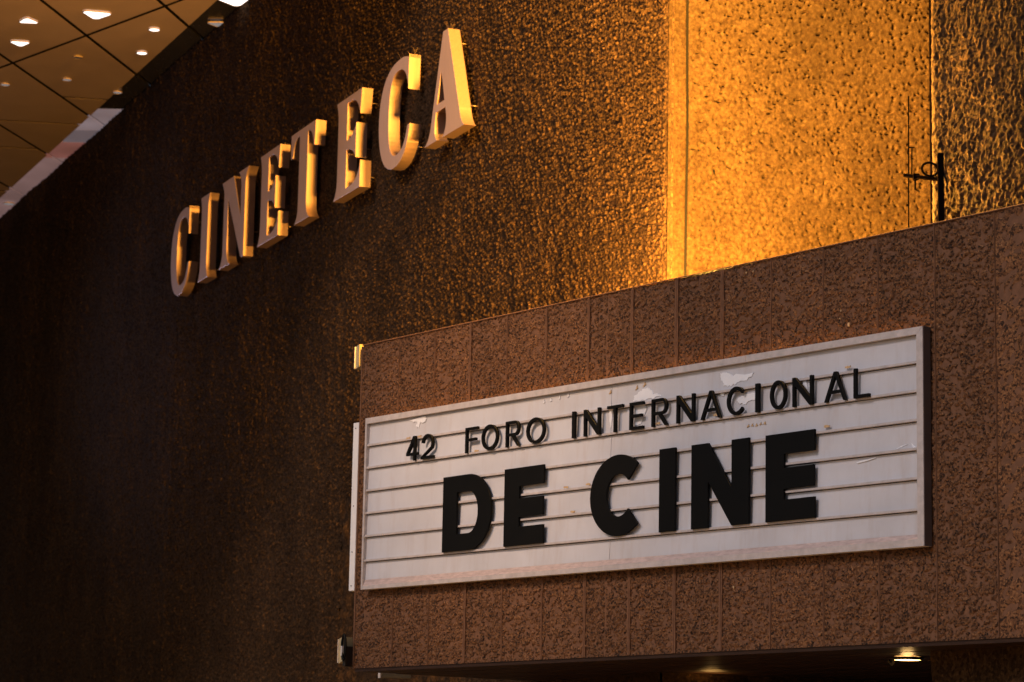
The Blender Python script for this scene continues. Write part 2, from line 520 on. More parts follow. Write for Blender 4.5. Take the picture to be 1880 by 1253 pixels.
M_lampw = glow('lamp_white', (1.0, .93, .88), 2.2)
M_lampd = glow('lamp_dim', (.42, .45, .50), 0.35)
M_lampo = glow('lamp_off', (.10, .10, .10), 0.12)
def ceil_light(x, y, r, shape, material, label, rot=0.0):
    mb = MB(); n = 30; pts = []; ring = []
    if shape == 3:
        for c_ in range(3):
            ca = rot + c_ * 2 * math.pi / 3
            for i in range(10):
                a_ = ca + math.radians(-60 + 120 * i / 9)
                pts.append((r * (.86 * math.cos(ca) + .36 * math.cos(a_)), r * (.86 * math.sin(ca) + .36 * math.sin(a_))))
    else:
        pts = [(r * math.cos(2 * math.pi * i / n), r * math.sin(2 * math.pi * i / n)) for i in range(n)]
    mb.v = [(px, py, 0) for px, py in pts]; mb.f = [tuple(reversed(range(n)))]
    rg = MB()
    rg.v = [(px, py, -0.004) for px, py in pts] + [(px * 1.05, py * 1.05, -0.004) for px, py in pts] + [(px * 1.05, py * 1.05, 0.012) for px, py in pts]
    for i in range(n):
        j = (i + 1) % n
        rg.f += [(i, n + i, n + j, j), (n + i, 2 * n + i, 2 * n + j, n + j)]
    root = empty('ceiling_light', (x, y, EYE + CEIL - 0.016), label=label, cat='ceiling light', group='lights set in the overhead canopy')
    mb.build('diffuser', material, root)
    rg.build('rim', M_ceil, root)
ceil_light(-6.08, 31.91, .10, 3, M_lampw, 'white rounded triangle light, upper one of the pair at far left', -1.5)
ceil_light(-5.18, 31.57, .15, 3, M_lampw, 'largest bright white rounded triangle light near the top edge', 1.8)
ceil_light(-6.36, 32.91, .105, 3, M_lampw, 'white rounded triangle light, lower one of the pair at far left', 1.7)
ceil_light(-4.55, 32.18, .065, 1, M_lampw, 'small round white light in the canopy, upper right of two')
ceil_light(-4.85, 33.26, .065, 1, M_lampw, 'small round white light in the canopy, lower left of two')
ceil_light(-5.72, 33.53, .06, 1, M_lampo, 'unlit dark round light below the long cross joint')
ceil_light(-6.04, 34.64, .06, 1, M_lampd, 'dim grey round light in the middle canopy panels')
ceil_light(-6.93, 34.96, .06, 1, M_lampd, 'dim grey round light at the left edge of the photo')
ceil_light(-5.45, 35.25, .06, 1, M_lampd, 'dim grey round light close to the dark shaded strip')
ceil_light(-3.74, 31.87, .09, 3, M_lampd, 'dim triangular light in the dark strip beside the wall', 1.5)
ceil_light(-3.42, 30.89, .16, 3, M_lampw, 'white triangular light cut by the top edge of the photo', 1.5)
ceil_light(-8.24, 42.4, .09, 1, M_lampd, 'small pale light in the pink glowing strip')

# ------------------------------------------------------------------ marquee
marq = empty('marquee', P0 * 1.0, rot_of(dF), label='boxy marquee clad in brown exposed aggregate panels with vertical joints', cat='marquee')
H = 2.596
joints = [0.0, 0.515, 0.992, 1.450, 1.912, 2.388, 2.876, 3.364, 3.842, 4.312, 4.798, 5.288, 5.783, 6.274, 6.770, 7.27, 7.77, 8.27, 8.77]
def fascia_fn(x0, L, k):
    def fn(x, z):
        xs = x + x0
        m_ = np.clip(np.minimum(x, L - x) / 0.010 - 0.5, 0, 1)
        mz = np.clip(np.minimum(z, H - z) / 0.012 - 0.3, 0, 1)
        wx = xs + 0.012 * vnoise(xs * 40, z * 40, 8); wz = z + 0.012 * vnoise(xs * 40, z * 40, 18)
        f1, f2, h = cells(wx / 0.026, wz / 0.020, 90)
        pit = np.clip((vnoise(wx / 0.023, wz / 0.017, 71) * 0.6 + vnoise(wx / 0.013, wz / 0.011, 72) * 0.4 - 0.46) * 3.4, 0, 1)
        patch = 0.5 + 0.5 * vnoise(xs * 3, z * 3, 91)
        r_ = -0.034 * pit * patch - 0.010 * (1 - np.clip((f2 - f1) * 2.5, 0, 1)) + 0.004 * h
        crack = 0
        if abs(x0 - 2.876) < 0.01:
            cx = 3.08 + 0.012 * np.sin(z * 5) + 0.01 * vnoise(z * 9, z * 0 + 2, 4)
            crack = -0.03 * np.exp(-((xs - cx) / 0.006) ** 2)
        return r_ * m_ * mz + crack + 0.0015 * vnoise(xs * 60, z * 60, 4)
    return fn
for i in range(len(joints) - 1):
    x0, x1 = joints[i] + 0.002, joints[i + 1] - 0.002
    o = relief('facade_panel', x1 - x0, 0.0, H - 0.008, 0.0080 if i < 14 else 0.03, fascia_fn(x0, x1 - x0, i), M_fascia, marq, (x0, 0.0, 0), 0)
for i, x in enumerate(joints[1:]):
    wl, wr = (random.uniform(.011, .018), random.uniform(.009, .016)) if i in (2, 5, 6, 7, 8) else (random.uniform(.004, .010), random.uniform(.003, .009))
    for (xa, xb) in ((x - wl, x - .0018), (x + .0018, x + wr)):
        mb = MB(); zs = np.linspace(0.004, H - 0.01, 40)
        w_ = [random.uniform(-.003, .003) for _ in zs]
        left = xa < x - .0019
        pts = [((xa + w_[j]) if left else xa, zs[j]) for j in range(40)] + [((xb + w_[j]) if not left else xb, zs[j]) for j in reversed(range(40))]
        mb.prism(pts, -0.0045, 0.010)
        mb.build('joint_rib', M_edge, marq)
for (cx_, cz_, r_) in ((5.52, 2.05, .016), (5.45, 2.15, .007), (5.44, 2.10, .006), (4.55, 2.53, .008), (4.62, 2.53, .006), (4.44, .42, .010)):
    MB().prism([(cx_ + r_ * .6 * math.cos(a_) * random.uniform(.7, 1.1), cz_ + r_ * math.sin(a_) * random.uniform(.7, 1.1)) for a_ in [i * math.pi / 4 for i in range(8)]], -.006, .002).build('chip', M_chip, marq)
# body behind the panels, roof, coping
e0 = 0.0
MB().box(0.004, 8.77, 0.012, 0.10, 0.006, H - 0.012).build('backing_wall', M_edge, marq)
MB().box(-0.004, 8.77, -0.006, 0.16, H - 0.006, H + 0.003, 0.002).build('coping', M_edge, marq)
MB().box(-0.018, -0.001, -0.004, 0.3, 0.0, H - 0.012).build('corner_edge', M_edge, marq)
# side wall of the marquee runs back to the tall wall
side_len = 6.0
MB().box(-0.012, 0.10, 0.31, 9.0, 0.006, H - 0.02).build('side_wall', M_fascia, marq)
MB().box(0.10, 8.77, 0.17, 6.0, H - 0.40, H - 0.28).build('roof', M_roof, marq)
nb = 30
for i in range(nb):
    y0 = 0.005 + i * 0.20
    MB().box(0.0 if i else 0.0, 8.77, y0 + 0.004, y0 + 0.194, 0.004 + 0.002 * (i % 2), 0.03).build('soffit_board', M_soffit, marq, loc=(0, 0, -0.03))
MB().box(0.0, 8.77, 0.11, 6.0, 0.045, 0.06).build('soffit_backing', M_soffit, marq)

# soffit downlights
M_warm = glow('lamp_warm', (1.0, .52, .14), 14.0)
def downlight(x, y, label, e, dz=0.0):
    root = empty('downlight', (x, y, EYE + 0.9901 - 0.035 - dz), rot_of(dF), label=label, cat='downlight', group='downlights under the marquee')
    mb = MB(); n = 24
    mb.v = [(0.085 * math.cos(2 * math.pi * i / n), 0.085 * math.sin(2 * math.pi * i / n), -0.012) for i in range(n)]
    mb.f = [tuple(reversed(range(n)))]
    mb.build('diffuser', M_warm, root)
    rg = MB()
    for r_, z_ in ((0.087, -0.012), (0.105, -0.014), (0.108, 0.006), (0.087, 0.006)):
        rg.v += [(r_ * math.cos(2 * math.pi * i / n), r_ * math.sin(2 * math.pi * i / n), z_) for i in range(n)]
    for k in range(4):
        for i in range(n):
            j = (i + 1) % n; a_, b_ = k * n, ((k + 1) % 4) * n
            rg.f.append((a_ + i, b_ + i, b_ + j, a_ + j))
    rg.build('rim', M_darkmetal, root, smooth=True)
    MB().tube([(-0.12, 0, -0.01), (-0.15, 0.01, -0.035), (-0.17, 0, -0.01)], 0.012).build('clip', M_darkmetal, root)
    lamp('downlight_bulb', 'POINT', (x, y, EYE + 0.9901 - 0.07 - dz), e, (1, .58, .2), shadow_soft_size=0.04)
downlight(2.63, 17.53, 'glowing warm round downlight below the right part of the marquee', 1.6)
downlight(1.56, 20.25, 'warm downlight just cut off by the bottom edge of the photo', .12, .115)
# strip fixture at the left end below the soffit
st = empty('strip_light', (-0.89, 21.65, EYE + 0.957), rot_of(dB) , label='short unlit strip fixture under the left end of the marquee', cat='light fixture')
MB().box(-0.13, 0.13, -0.02, 0.02, -0.018, 0.018, 0.004).build('housing', plain('strip_housing', (.16, .14, .10), 0.5), st)
MB().box(-0.14, -0.131, -0.022, 0.022, -0.02, 0.02).build('end_cap', M_white, st)

# ------------------------------------------------------------------ sign box on the fascia
def zl(s, z): return z - 0.0055 * s          # the whole sign hangs a touch out of level
sign = empty('sign_box', Fp(0, 0), rot_of(dF), label='long white reader board in a grey frame across the marquee front', cat='sign')
OUT = 0.075
def bar(name, pts, y0, y1, material, parent=None, chamfer=0.0):
    return MB().prism([(p[0], zl(p[0], p[1])) for p in pts], y0, y1).build(name, material, parent or sign)
x0, x1, z0, z1 = 0.168, 6.236, 0.611, 1.974
t_ = 0.045
bar('frame_bar', [(x0, z1), (4.625, z1), (4.625, z1 - t_), (x0 + t_ * 0.6, z1 - t_)], -OUT, -0.01, M_frame)
bar('frame_bar', [(4.629, z1), (x1, z1), (x1 - t_ * 1.2, z1 - t_), (4.629, z1 - t_)], -OUT - .001, -0.01, M_frame)
bar('frame_bar', [(x0, z0), (x0 + 0.022, z0 + 0.03), (x0 + 0.022, z1 - t_ - .001), (x0, z1 - .002)], -OUT + .002, -0.01, M_frame)
bar('frame_bar', [(x1, z0), (x1, z1 - .002), (x1 - t_ * 1.2, z1 - t_ - .002), (x1 - t_ * 1.2, z0 + 0.046)], -OUT - .001, -0.01, M_frame)
bar('frame_bar', [(x0 + .002, z0), (x1 - .002, z0), (x1 - t_ * 1.2, z0 + 0.045), (x0 + 0.024, z0 + 0.029)], -OUT, -0.01, M_frame)
MB().box(x1 + .0005, x1 + .0035, -OUT + .004, -0.01, zl(x1, z0) + .002, zl(x1, z1) - .002).build('side_plate', M_sidepaint, sign)
bar('box_back', [(x0 + .01, z0 + .01), (x1 - .01, z0 + .01), (x1 - .01, z1 - .01), (x0 + .01, z1 - .01)], -0.03, -0.008, M_darkmetal)
rails = [1.757, 1.577, 1.395, 1.2155, 1.033, 0.839]
edges = [z1 - t_ + .002] + rails + [z0 + 0.075]
xi0, xi1 = x0 + 0.022, x1 - t_ * 1.2
for i in range(7):
    a, b = edges[i] - (0.0125 if i else 0.004), edges[i + 1] + 0.0
    for (xa, xb) in ((xi0, 3.1970), (3.2010, xi1)):
        # each strip of acrylic leans out a little towards its lower edge
        mb = MB()
        ya, yb = -0.040, -0.046
        mb.v = [(xa, ya, zl(xa, a)), (xb, ya, zl(xb, a)), (xb, yb, zl(xb, b)), (xa, yb, zl(xa, b)),
                (xa, -0.032, zl(xa, a)), (xb, -0.032, zl(xb, a)), (xb, -0.032, zl(xb, b)), (xa, -0.032, zl(xa, b))]
        mb.f = [(3, 2, 1, 0), (4, 5, 6, 7), (0, 1, 5, 4), (2, 3, 7, 6), (1, 2, 6, 5), (3, 0, 4, 7)]
        mb.build('face_panel', M_face, sign)
for r_ in rails:
    mb = MB().prism([(xi0 + .001, zl(xi0, r_ + 0.008)), (xi1 - .001, zl(xi1, r_ + 0.008)), (xi1 - .001, zl(xi1, r_ - 0.007)), (xi0 + .001, zl(xi0, r_ - 0.007))], -0.066, -0.035)
    mb.build('rail', M_frame, sign)
mb = MB()
za, zb_ = z0 + 0.030, z0 + 0.078
mb.v = [(xi0, -0.068, zl(xi0, za)), (xi1, -0.068, zl(xi1, za + .016)), (xi1, -0.047, zl(xi1, zb_)), (xi0, -0.047, zl(xi0, zb_)), (xi0, -0.02, zl(xi0, za)), (xi1, -0.02, zl(xi1, za + .016)), (xi1, -0.02, zl(xi1, zb_)), (xi0, -0.02, zl(xi0, zb_))]
mb.f = [(0, 1, 2, 3), (7, 6, 5, 4), (0, 4, 5, 1), (2, 6, 7, 3), (1, 5, 6, 2), (3, 7, 4, 0)]
mb.build('sill', M_sill, sign)

# patches of torn film, residue and painted glare on the board
def patch(pts, material, name='torn_film_or_glare', y=-0.0475, rag=0.008):
    out = []
    for i in range(len(pts)):
        a, b = Vector(pts[i]), Vector(pts[(i + 1) % len(pts)])
        for k in range(5):
            q = a.lerp(b, k / 5) + Vector((random.uniform(-rag, rag), random.uniform(-rag, rag)))
            out.append((q.x, q.y))
    MB().prism(out[::-1], y - 0.0008, y + 0.004).build(name, material, sign)
patch([(.72, 1.905), (.96, 1.915), (.955, 1.875), (.90, 1.872), (.86, 1.835), (.83, 1.842), (.845, 1.878)], M_residue_glare)
patch([(3.45, 1.80), (3.53, 1.835), (3.60, 1.845), (3.66, 1.80), (3.74, 1.772), (3.60, 1.766), (3.44, 1.766)], M_residue_glare)
patch([(4.345, 1.862), (4.42, 1.862), (4.47, 1.835), (4.67, 1.826), (4.65, 1.80), (4.53, 1.778), (4.46, 1.769), (4.39, 1.768), (4.36, 1.815)], M_residue_glare)
patch([(4.51, 1.660), (4.60, 1.69), (4.70, 1.70), (4.70, 1.65), (4.60, 1.628), (4.545, 1.634)], M_residue_glare)  # light glare on the film, drawn as a pale patch
patch([(3.46, 1.745), (3.56, 1.748), (3.585, 1.70), (3.52, 1.60), (3.46, 1.595)], M_residue_glare, rag=.004)
patch([(3.18, 1.74), (3.215, 1.742), (3.205, 1.62), (3.19, 1.60)], M_residue_glare, rag=.003)
patch([(4.34, 1.74), (4.39, 1.74), (4.38, 1.70), (4.355, 1.71)], M_residue_glare, rag=.003)
patch([(5.14, 1.74), (5.17, 1.74), (5.19, 1.66), (5.15, 1.70)], M_residue_glare, rag=.003)
for (a, b) in ((2.42, 1.86), (2.50, 1.865), (2.60, 1.872), (2.70, 1.876)):
    patch([(a, b), (a + .012, b + .028), (a + .02, b + .004)], M_residue_glare, rag=.002)
for (a, b) in ((3.17, 1.845), (3.46, 1.845), (3.545, 1.86)):
    patch([(a, b), (a + .02, b + .03), (a + .03, b + .01)], M_chip, 'chip', rag=.003)
patch([(5.95, 1.19), (6.02, 1.215), (6.08, 1.22), (6.02, 1.205)], M_residue_glare, 'scratch', rag=.002)
patch([(6.11, 1.22), (6.13, 1.18), (6.165, 1.165), (6.14, 1.20)], M_residue_glare, 'scratch', rag=.002)
patch([(5.63, 1.145), (5.80, 1.162), (5.80, 1.156), (5.64, 1.138)], M_residue_glare, 'scratch', rag=.002)
for k in range(5):
    patch([(4.61 + k * .04, 1.47 + random.uniform(-.004, .006)), (4.625 + k * .04, 1.488), (4.638 + k * .04, 1.472)], M_chip, 'chip', rag=.004)
for (a, r_) in ((.73, 0), (.88, 0), (5.36, 2), (1.62, 1), (2.70, 3), (2.78, 4), (5.55, 0), (3.70, 1), (2.95, 3), (4.3, 1), (4.9, 3)):
    patch([(a, rails[r_] + .010), (a + .05, rails[r_] + .010), (a + .05, rails[r_] - .004), (a, rails[r_] - .004)], M_chip, 'rust_stain', y=-0.0665, rag=.003)

# sign box on the left flank of the marquee, seen edge on
side = empty('side_sign_box', Fp(0, 0), rot_of(dF), label='white edge of a second sign box on the left flank of the marquee', cat='sign')
MB().box(-0.137, -0.060, 0.02, 3.0, 0.62, 1.975, 0.002).build('frame', M_bright, side)
MB().box(-0.060, -0.019, 0.06, 2.9, 0.66, 1.93).build('mounting', M_darkmetal, side)
for z_ in (0.66, 0.93, 1.30, 1.93):
    MB().tube([(-0.10, 0.021, z_), (-0.10, 0.014, z_)], 0.004).build('screw', M_darkmetal, side)

# ------------------------------------------------------------------ letter outlines
def arc(cx, cy, rx, ry, a0, a1, n=24):
    return [(cx + rx * math.cos(math.radians(a0 + (a1 - a0) * i / n)), cy + ry * math.sin(math.radians(a0 + (a1 - a0) * i / n))) for i in range(n + 1)]
def sans(ch, w, h, t, bold=False):
    x = w
    if ch == 'I': return [[(0, 0), (t, 0), (t, h), (0, h)]]
    if ch == 'L': return [[(0, 0), (w, 0), (w, t * .92), (t, t * .92), (t, h), (0, h)]]
    if ch == 'T': return [[(w / 2 - t / 2, 0), (w / 2 + t / 2, 0), (w / 2 + t / 2, h - t * .9), (w, h - t * .9), (w, h), (0, h), (0, h - t * .9), (w / 2 - t / 2, h - t * .9)]]
    if ch == 'F': return [[(0, 0), (t, 0), (t, h * .46), (w * .86, h * .46), (w * .86, h * .46 + t * .9), (t, h * .46 + t * .9), (t, h - t * .9), (w, h - t * .9), (w, h), (0, h)]]
    if ch == 'E':
        b = t * .9 if not bold else .137
        m_ = h * .5 - b * .5 if not bold else .207
        return [[(0, 0), (w, 0), (w, b), (t, b), (t, m_), (w * (.9 if not bold else .985), m_), (w * (.9 if not bold else .985), m_ + b), (t, m_ + b), (t, h - b), (w, h - b), (w, h), (0, h)]]
    if ch == 'N':
        k = t * 1.25 if not bold else t
        return [[(0, 0), (t, 0), (t, h - k * (1.9 if not bold else 1.55)), (w - k * 1.0, 0), (w, 0), (w, h), (w - t, h), (w - t, k * (1.9 if not bold else 1.5)), (k * 1.0, h), (0, h)]]
    if ch == 'A':
        c = w / 2; a = h * .27
        sx = lambda z: (c - t * .55) * z / h
        inx = lambda z: t * 1.08 + (c - t * 1.08) * z / (h - t * 1.2)
        return [[(0, 0), (t * 1.08, 0), (inx(a), a), (w - inx(a), a), (w - t * 1.08, 0), (w, 0), (c + t * .55, h), (c - t * .55, h)],
                [(inx(a + t * .85), a + t * .85), (w - inx(a + t * .85), a + t * .85), (c, h - t * 1.35)]]
    if ch == 'O':
        return [arc(w / 2, h / 2, w / 2, h / 2, 0, 360, 44)[:-1], arc(w / 2, h / 2, w / 2 - t, h / 2 - t, 0, 360, 44)[:-1]]
    if ch == 'C':
        rx, ry = w * .5, h * .5
        if bold:
            o_ = arc(rx * 1.04, ry, rx * 1.04, ry * 1.0, 47, 313, 44)
            i_ = arc(rx * 1.06, ry, rx * 1.06 - t * 1.0, ry - .137, 318, 42, 44)
        else:
            o_ = arc(rx * 1.02, ry, rx * 1.02, ry, 42, 318, 44)
            i_ = arc(rx * 1.02, ry, rx * 1.02 - t, ry - t, 322, 38, 44)
        return [o_ + i_]
    if ch == 'D':
        b = .128; r_ = h / 2
        o_ = [(0, 0)] + arc(w - r_ * .98, r_, r_ * .98, r_, -90, 90, 30) + [(0, h)]
        i_ = [(t, b)] + arc(w - r_ * .98, r_, r_ * .98 - t * .93, r_ - b, -90, 90, 24) + [(t, h - b)]
        return [o_, i_]
    if ch == 'R':
        yb = h * .42; rr = (h - yb) / 2; cx = w - rr * .98
        o_ = [(0, 0), (t, 0), (t, yb), (w * .42, yb), (w - t * 1.15, 0), (w, 0), (w * .42 + t * 1.15 + .004, yb)] + arc(cx, yb + rr, rr * .9, rr, -78, 90, 18) + [(0, h)]
        i_ = [(t, yb + t * .85)] + arc(cx, yb + rr, rr * .9 - t, rr - t * .85, -90, 90, 14) + [(t, h - t * .85)]
        return [o_, i_]
    if ch == '4':
        return [[(w * .62, 0), (w * .62 + t, 0), (w * .62 + t, h * .22), (w, h * .22), (w, h * .22 + t * .9), (w * .62 + t, h * .22 + t * .9), (w * .62 + t, h), (w * .62 - t * .2, h), (0, h * .22 + t * .9), (0, h * .22), (w * .62, h * .22)],
                [(t * 1.15, h * .22 + t * .9), (w * .62, h * .22 + t * .9), (w * .62, h - t * 2.0)]]
    if ch == '2':
        r_ = w * .46; cx, cy = w * .5, h - r_
        o_ = arc(cx, cy, r_, r_, 172, -32, 24)
        i_ = arc(cx, cy, r_ - t, r_ - t, -32, 172, 24)
        return [[(0, 0), (w, 0), (w, t * .92), (t * 1.55, t * .92)] + [o_[-1]] + o_[-2::-1] + i_[::-1] + [(0, t * .8)]]
def curve_mesh(name, loops, depth, bevel=0.0):
    cu = bpy.data.curves.new(name, 'CURVE')
    cu.dimensions = '2D'; cu.fill_mode = 'BOTH'; cu.extrude = depth / 2; cu.bevel_depth = bevel; cu.bevel_resolution = 1
    if bevel: cu.offset = -bevel
    for lp in loops:
        sp = cu.splines.new('POLY'); sp.points.add(len(lp) - 1)
        for i, (x, y) in enumerate(lp): sp.points[i].co = (x, y, 0, 1)
        sp.use_cyclic_u = True
    tmp = bpy.data.objects.new('tmp', cu); link(tmp)
    dg = bpy.context.evaluated_depsgraph_get(); dg.update()
    me = bpy.data.meshes.new_from_object(tmp.evaluated_get(dg))
    bpy.data.objects.remove(tmp); bpy.data.curves.remove(cu)
    n = len(me.vertices); co = np.empty(n * 3); me.vertices.foreach_get('co', co); co = co.reshape(-1, 3)
    co = np.stack([co[:, 0], -co[:, 2], co[:, 1]], -1)      # stand it up, front towards -y
    me.vertices.foreach_set('co', co.reshape(-1)); me.name = name
    me.polygons.foreach_set('use_smooth', [False] * len(me.polygons))
    me.update()
    return me
def black_letter(ch, s, z, wd, h, t, bold, label, cat='letter', group=None, name='letter', tilt=0.0):
    d = 0.020 if not bold else 0.016
    me = curve_mesh('letter_outline', sans(ch, wd, h, t, bold), d, 0.001)
    me.materials.clear(); me.materials.append(M_black)
    o = bpy.data.objects.new(name, me)
    o.location = Fp(s, zl(s, z), 0.068 + d / 2)
    o.rotation_euler = (0, tilt, rot_of(dF))
    link(o); tag(o, label, cat, group)
    # little lugs that hook it on the rail
    return o
G1 = 'thin black letters in the upper line of the board'
Zs, Hs, T = 1.578, 0.192, 0.023
row1 = [('4', .762, .148, 'thin black numeral 4, first character of the upper line'),
        ('2', .955, .165, 'thin black numeral 2 after the 4 in the upper line'),
        ('F', 1.528, .152, 'thin black letter F that begins the word FORO'),
        ('O', 1.730, .200, 'thin black letter O, first O of the word FORO'),
        ('R', 2.028, .165, 'thin black letter R in the word FORO'),
        ('O', 2.275, .215, 'thin black letter O that ends the word FORO'),
        ('I', 2.808, .032, 'thin black letter I that begins the word INTERNACIONAL'),
        ('N', 2.942, .178, 'thin black letter N after the first I of INTERNACIONAL'),
        ('T', 3.202, .168, 'thin black letter T of INTERNACIONAL beside the panel seam'),
        ('E', 3.446, .145, 'thin black letter E in INTERNACIONAL over a white torn patch'),
        ('R', 3.683, .165, 'thin black letter R in INTERNACIONAL'),
        ('N', 3.944, .180, 'thin black letter N right after the R of INTERNACIONAL'),
        ('A', 4.192, .202, 'thin black letter A, first A of INTERNACIONAL'),
        ('C', 4.456, .178, 'thin black letter C in INTERNACIONAL below the white torn patch'),
        ('I', 4.734, .034, 'thin black letter I between C and O of INTERNACIONAL'),
        ('O', 4.874, .152, 'narrow black letter O in INTERNACIONAL'),
        ('N', 5.088, .185, 'thin black letter N between O and A in INTERNACIONAL'),
        ('A', 5.382, .197, 'thin black letter A, last A of INTERNACIONAL'),
        ('L', 5.646, .136, 'thin black letter L that ends the upper line')]
for i, (ch, s, wd, lb) in enumerate(row1):
    black_letter(ch, s, Zs, wd, Hs, T if ch != 'I' else wd, False, lb, 'numeral' if ch in '42' else 'letter', G1, 'numeral' if ch in '42' else 'letter', tilt=[0.004, -0.006, 0.0, 0.008, -0.003, 0.005][i % 6])
G2 = 'bold black letters in the lower line of the board'
Zb, Hb = 0.843, 0.572
row2 = [('D', 1.256, .607, .176, 'bold black letter D that begins the lower line'),
        ('E', 2.022, .465, .178, 'bold black letter E that ends the word DE'),
        ('C', 3.022, .590, .178, 'bold black letter C that begins the word CINE'),
        ('I', 3.768, .165, .165, 'bold black letter I of the word CINE'),
        ('N', 4.100, .570, .168, 'bold black letter N of the word CINE'),
        ('E', 4.832, .457, .172, 'bold black letter E that ends the word CINE')]
for ch, s, wd, t, lb in row2:
    black_letter(ch, s, Zb, wd, Hb, t, True, lb, 'letter', G2)

# ------------------------------------------------------------------ the big serif letters on the tall wall
def bez(p0, p1, p2, p3, n=10):
    out = []
    for i in range(n + 1):
        t = i / n; a = (1 - t)
        out.append(tuple(a ** 3 * p0[k] + 3 * a * a * t * p1[k] + 3 * a * t * t * p2[k] + t ** 3 * p3[k] for k in (0, 1)))
    return out
CAP = 1.04
def serif(ch):
    if ch == 'I':
        L, R = .06, .33
        o_ = bez((-.02, 0), (.03, .04), (L, .10), (L, .22)) + bez((L, .82), (L, .92), (.04, .98), (0.01, CAP))
        return [o_ + bez((.385, CAP), (R + .02, .98), (R, .92), (R, .82)) + bez((R, .22), (R, .10), (R + .03, .04), (.40, 0))]
    if ch == 'E':
        stem = .345
        o_ = [(.0, 0)] + bez((.0, 0), (.07, .05), (.095, .12), (.095, .22)) + bez((.095, .82), (.095, .92), (.07, .97), (.04, CAP))
        o_ += [(.735, CAP), (.70, .78)]
        o_ += bez((.70, .78), (.64, .93), (.55, .975), (.44, .975)) + [(stem, .975), (stem, .575)]
        o_ += bez((stem, .575), (.46, .58), (.54, .62), (.60, .71)) + [(.60, .34)]
        o_ += bez((.60, .34), (.54, .43), (.46, .47), (stem, .475)) + [(stem, .07)]
        o_ += bez((.44, .07), (.58, .07), (.68, .13), (.735, .28)) + [(.735, 0)]
        return [o_]
    if ch == 'T':
        a, b = .29, .565
        o_ = bez((.17, 0), (.25, .04), (a, .09), (a, .20)) + [(a, .975)] + bez((a, .975), (.16, .97), (.10, .93), (.065, .77)) + [(.0, .77), (.0, CAP), (.815, CAP), (.79, .77)]
        o_ += bez((.76, .77), (.73, .92), (.66, .97), (b, .975)) + bez((b, .20), (b, .09), (b + .04, .04), (b + .12, 0))
        return [o_]
    if ch == 'N':
        l, l2, r0, r_ = .14, .235, .83, .915
        o_ = bez((.0, 0), (.10, .04), (l, .11), (l, .22)) + bez((l, .86), (l, .93), (.10, .98), (.05, CAP)) + [(.50, CAP)]
        o_ += [(.805, .50), (.805, .84)] + bez((.805, .84), (.805, .93), (.77, .99), (.70, CAP)) + bez((1.08, CAP), (1.0, .99), (.965, .93), (.965, .84)) + [(.965, 0), (.86, 0)]
        o_ += [(.30, .80), (.30, .22)] + bez((.30, .22), (.30, .11), (.34, .04), (.44, 0))
        return [o_]
    if ch == 'A':
        o_ = bez((.0, 0), (.10, .03), (.145, .10), (.17, .20)) + [(.42, CAP), (.545, CAP), (.87, .20)] + bez((.87, .20), (.90, .10), (.94, .04), (1.0, 0)) + bez((.46, 0), (.53, .05), (.56, .12), (.545, .20)) + [(.52, .28), (.29, .28)] + bez((.29, .28), (.25, .14), (.25, .05), (.33, 0))
        return [o_, [(.305, .355), (.495, .355), (.40, .66)]]
    if ch == 'C':
        top = [(.83, CAP + .015), (.83, CAP - .045)]
        o_ = [(.80, CAP + .015), (.80, CAP - .02)] + bez((.80, CAP - .02), (.73, CAP + .01), (.64, CAP + .03), (.54, CAP + .02)) + bez((.54, CAP + .02), (.16, CAP + .01), (.0, .83), (.0, .52), 14)[1:] + bez((.0, .52), (.0, .20), (.16, -.02), (.44, -.02), 14)[1:] + bez((.44, -.02), (.68, -.02), (.82, .12), (.86, .34), 10)[1:]
        i_ = [(.795, .34)] + bez((.79, .34), (.74, .16), (.64, .10), (.50, .10), 10)[1:] + bez((.50, .10), (.34, .10), (.275, .24), (.275, .52), 12)[1:] + bez((.275, .52), (.275, .82), (.34, .955), (.52, .955), 12)[1:] + bez((.52, .955), (.68, .955), (.76, .86), (.80, .70), 10)[1:]
        return [o_ + i_]
DEP, STAND = 0.115, 0.065
def bird_wires(root, pts, n, tall):
    mb = MB()
    for i in range(n):
        t = i / max(1, n - 1)
        a, b = Vector(pts[0]), Vector(pts[1])
        p = a.lerp(b, t)
        q = p + Vector((random.uniform(-.5, .1) * tall, random.uniform(-.6, .5) * tall, tall * random.uniform(.8, 1.2)))
        mb.tube([p, q], 0.0016, 3)
    o = mb.build('bird_wire', M_wire, root); o['kind'] = 'stuff'
def brass_letter(ch, u, wd, label, pins, wires=()):
    loops = serif(ch)
    mx_ = max(p[0] for p in loops[0]); mn_ = min(p[0] for p in loops[0])
    k = wd / (mx_ - mn_)
    loops = [[((x - mn_) * k, y) for x, y in lp] for lp in loops]
    me = curve_mesh('letter_outline', loops, DEP, 0.003)
    me.materials.clear(); me.materials.append(M_brass); me.materials.append(M_front)
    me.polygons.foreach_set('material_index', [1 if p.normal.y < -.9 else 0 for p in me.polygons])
    o = bpy.data.objects.new('brass_letter', me)
    o.location = Ap(u, 6.11, STAND + DEP / 2)
    o.rotation_euler = (0, 0, rot_of(dA))
    link(o); tag(o, label, 'letter', 'brass letters standing off the tall wall')
    for (px, pz) in pins:
        MB().tube([(px * k, DEP / 2 - .004, pz), (px * k, DEP / 2 + STAND + .03, pz)], 0.0055, 8).build('mounting_pin', M_wire, o, smooth=True)
    for (a, b, n, tall) in wires:
        bird_wires(o, ((a[0] * k, 0, a[1]), (b[0] * k, 0, b[1])), n, tall)
brass_letter('C', -13.78, .83, 'brass letter C at the far left start of the word', [(.80, .86)])
brass_letter('I', -12.54, .42, 'brass letter I between the first C and the N', [(.32, .12)])
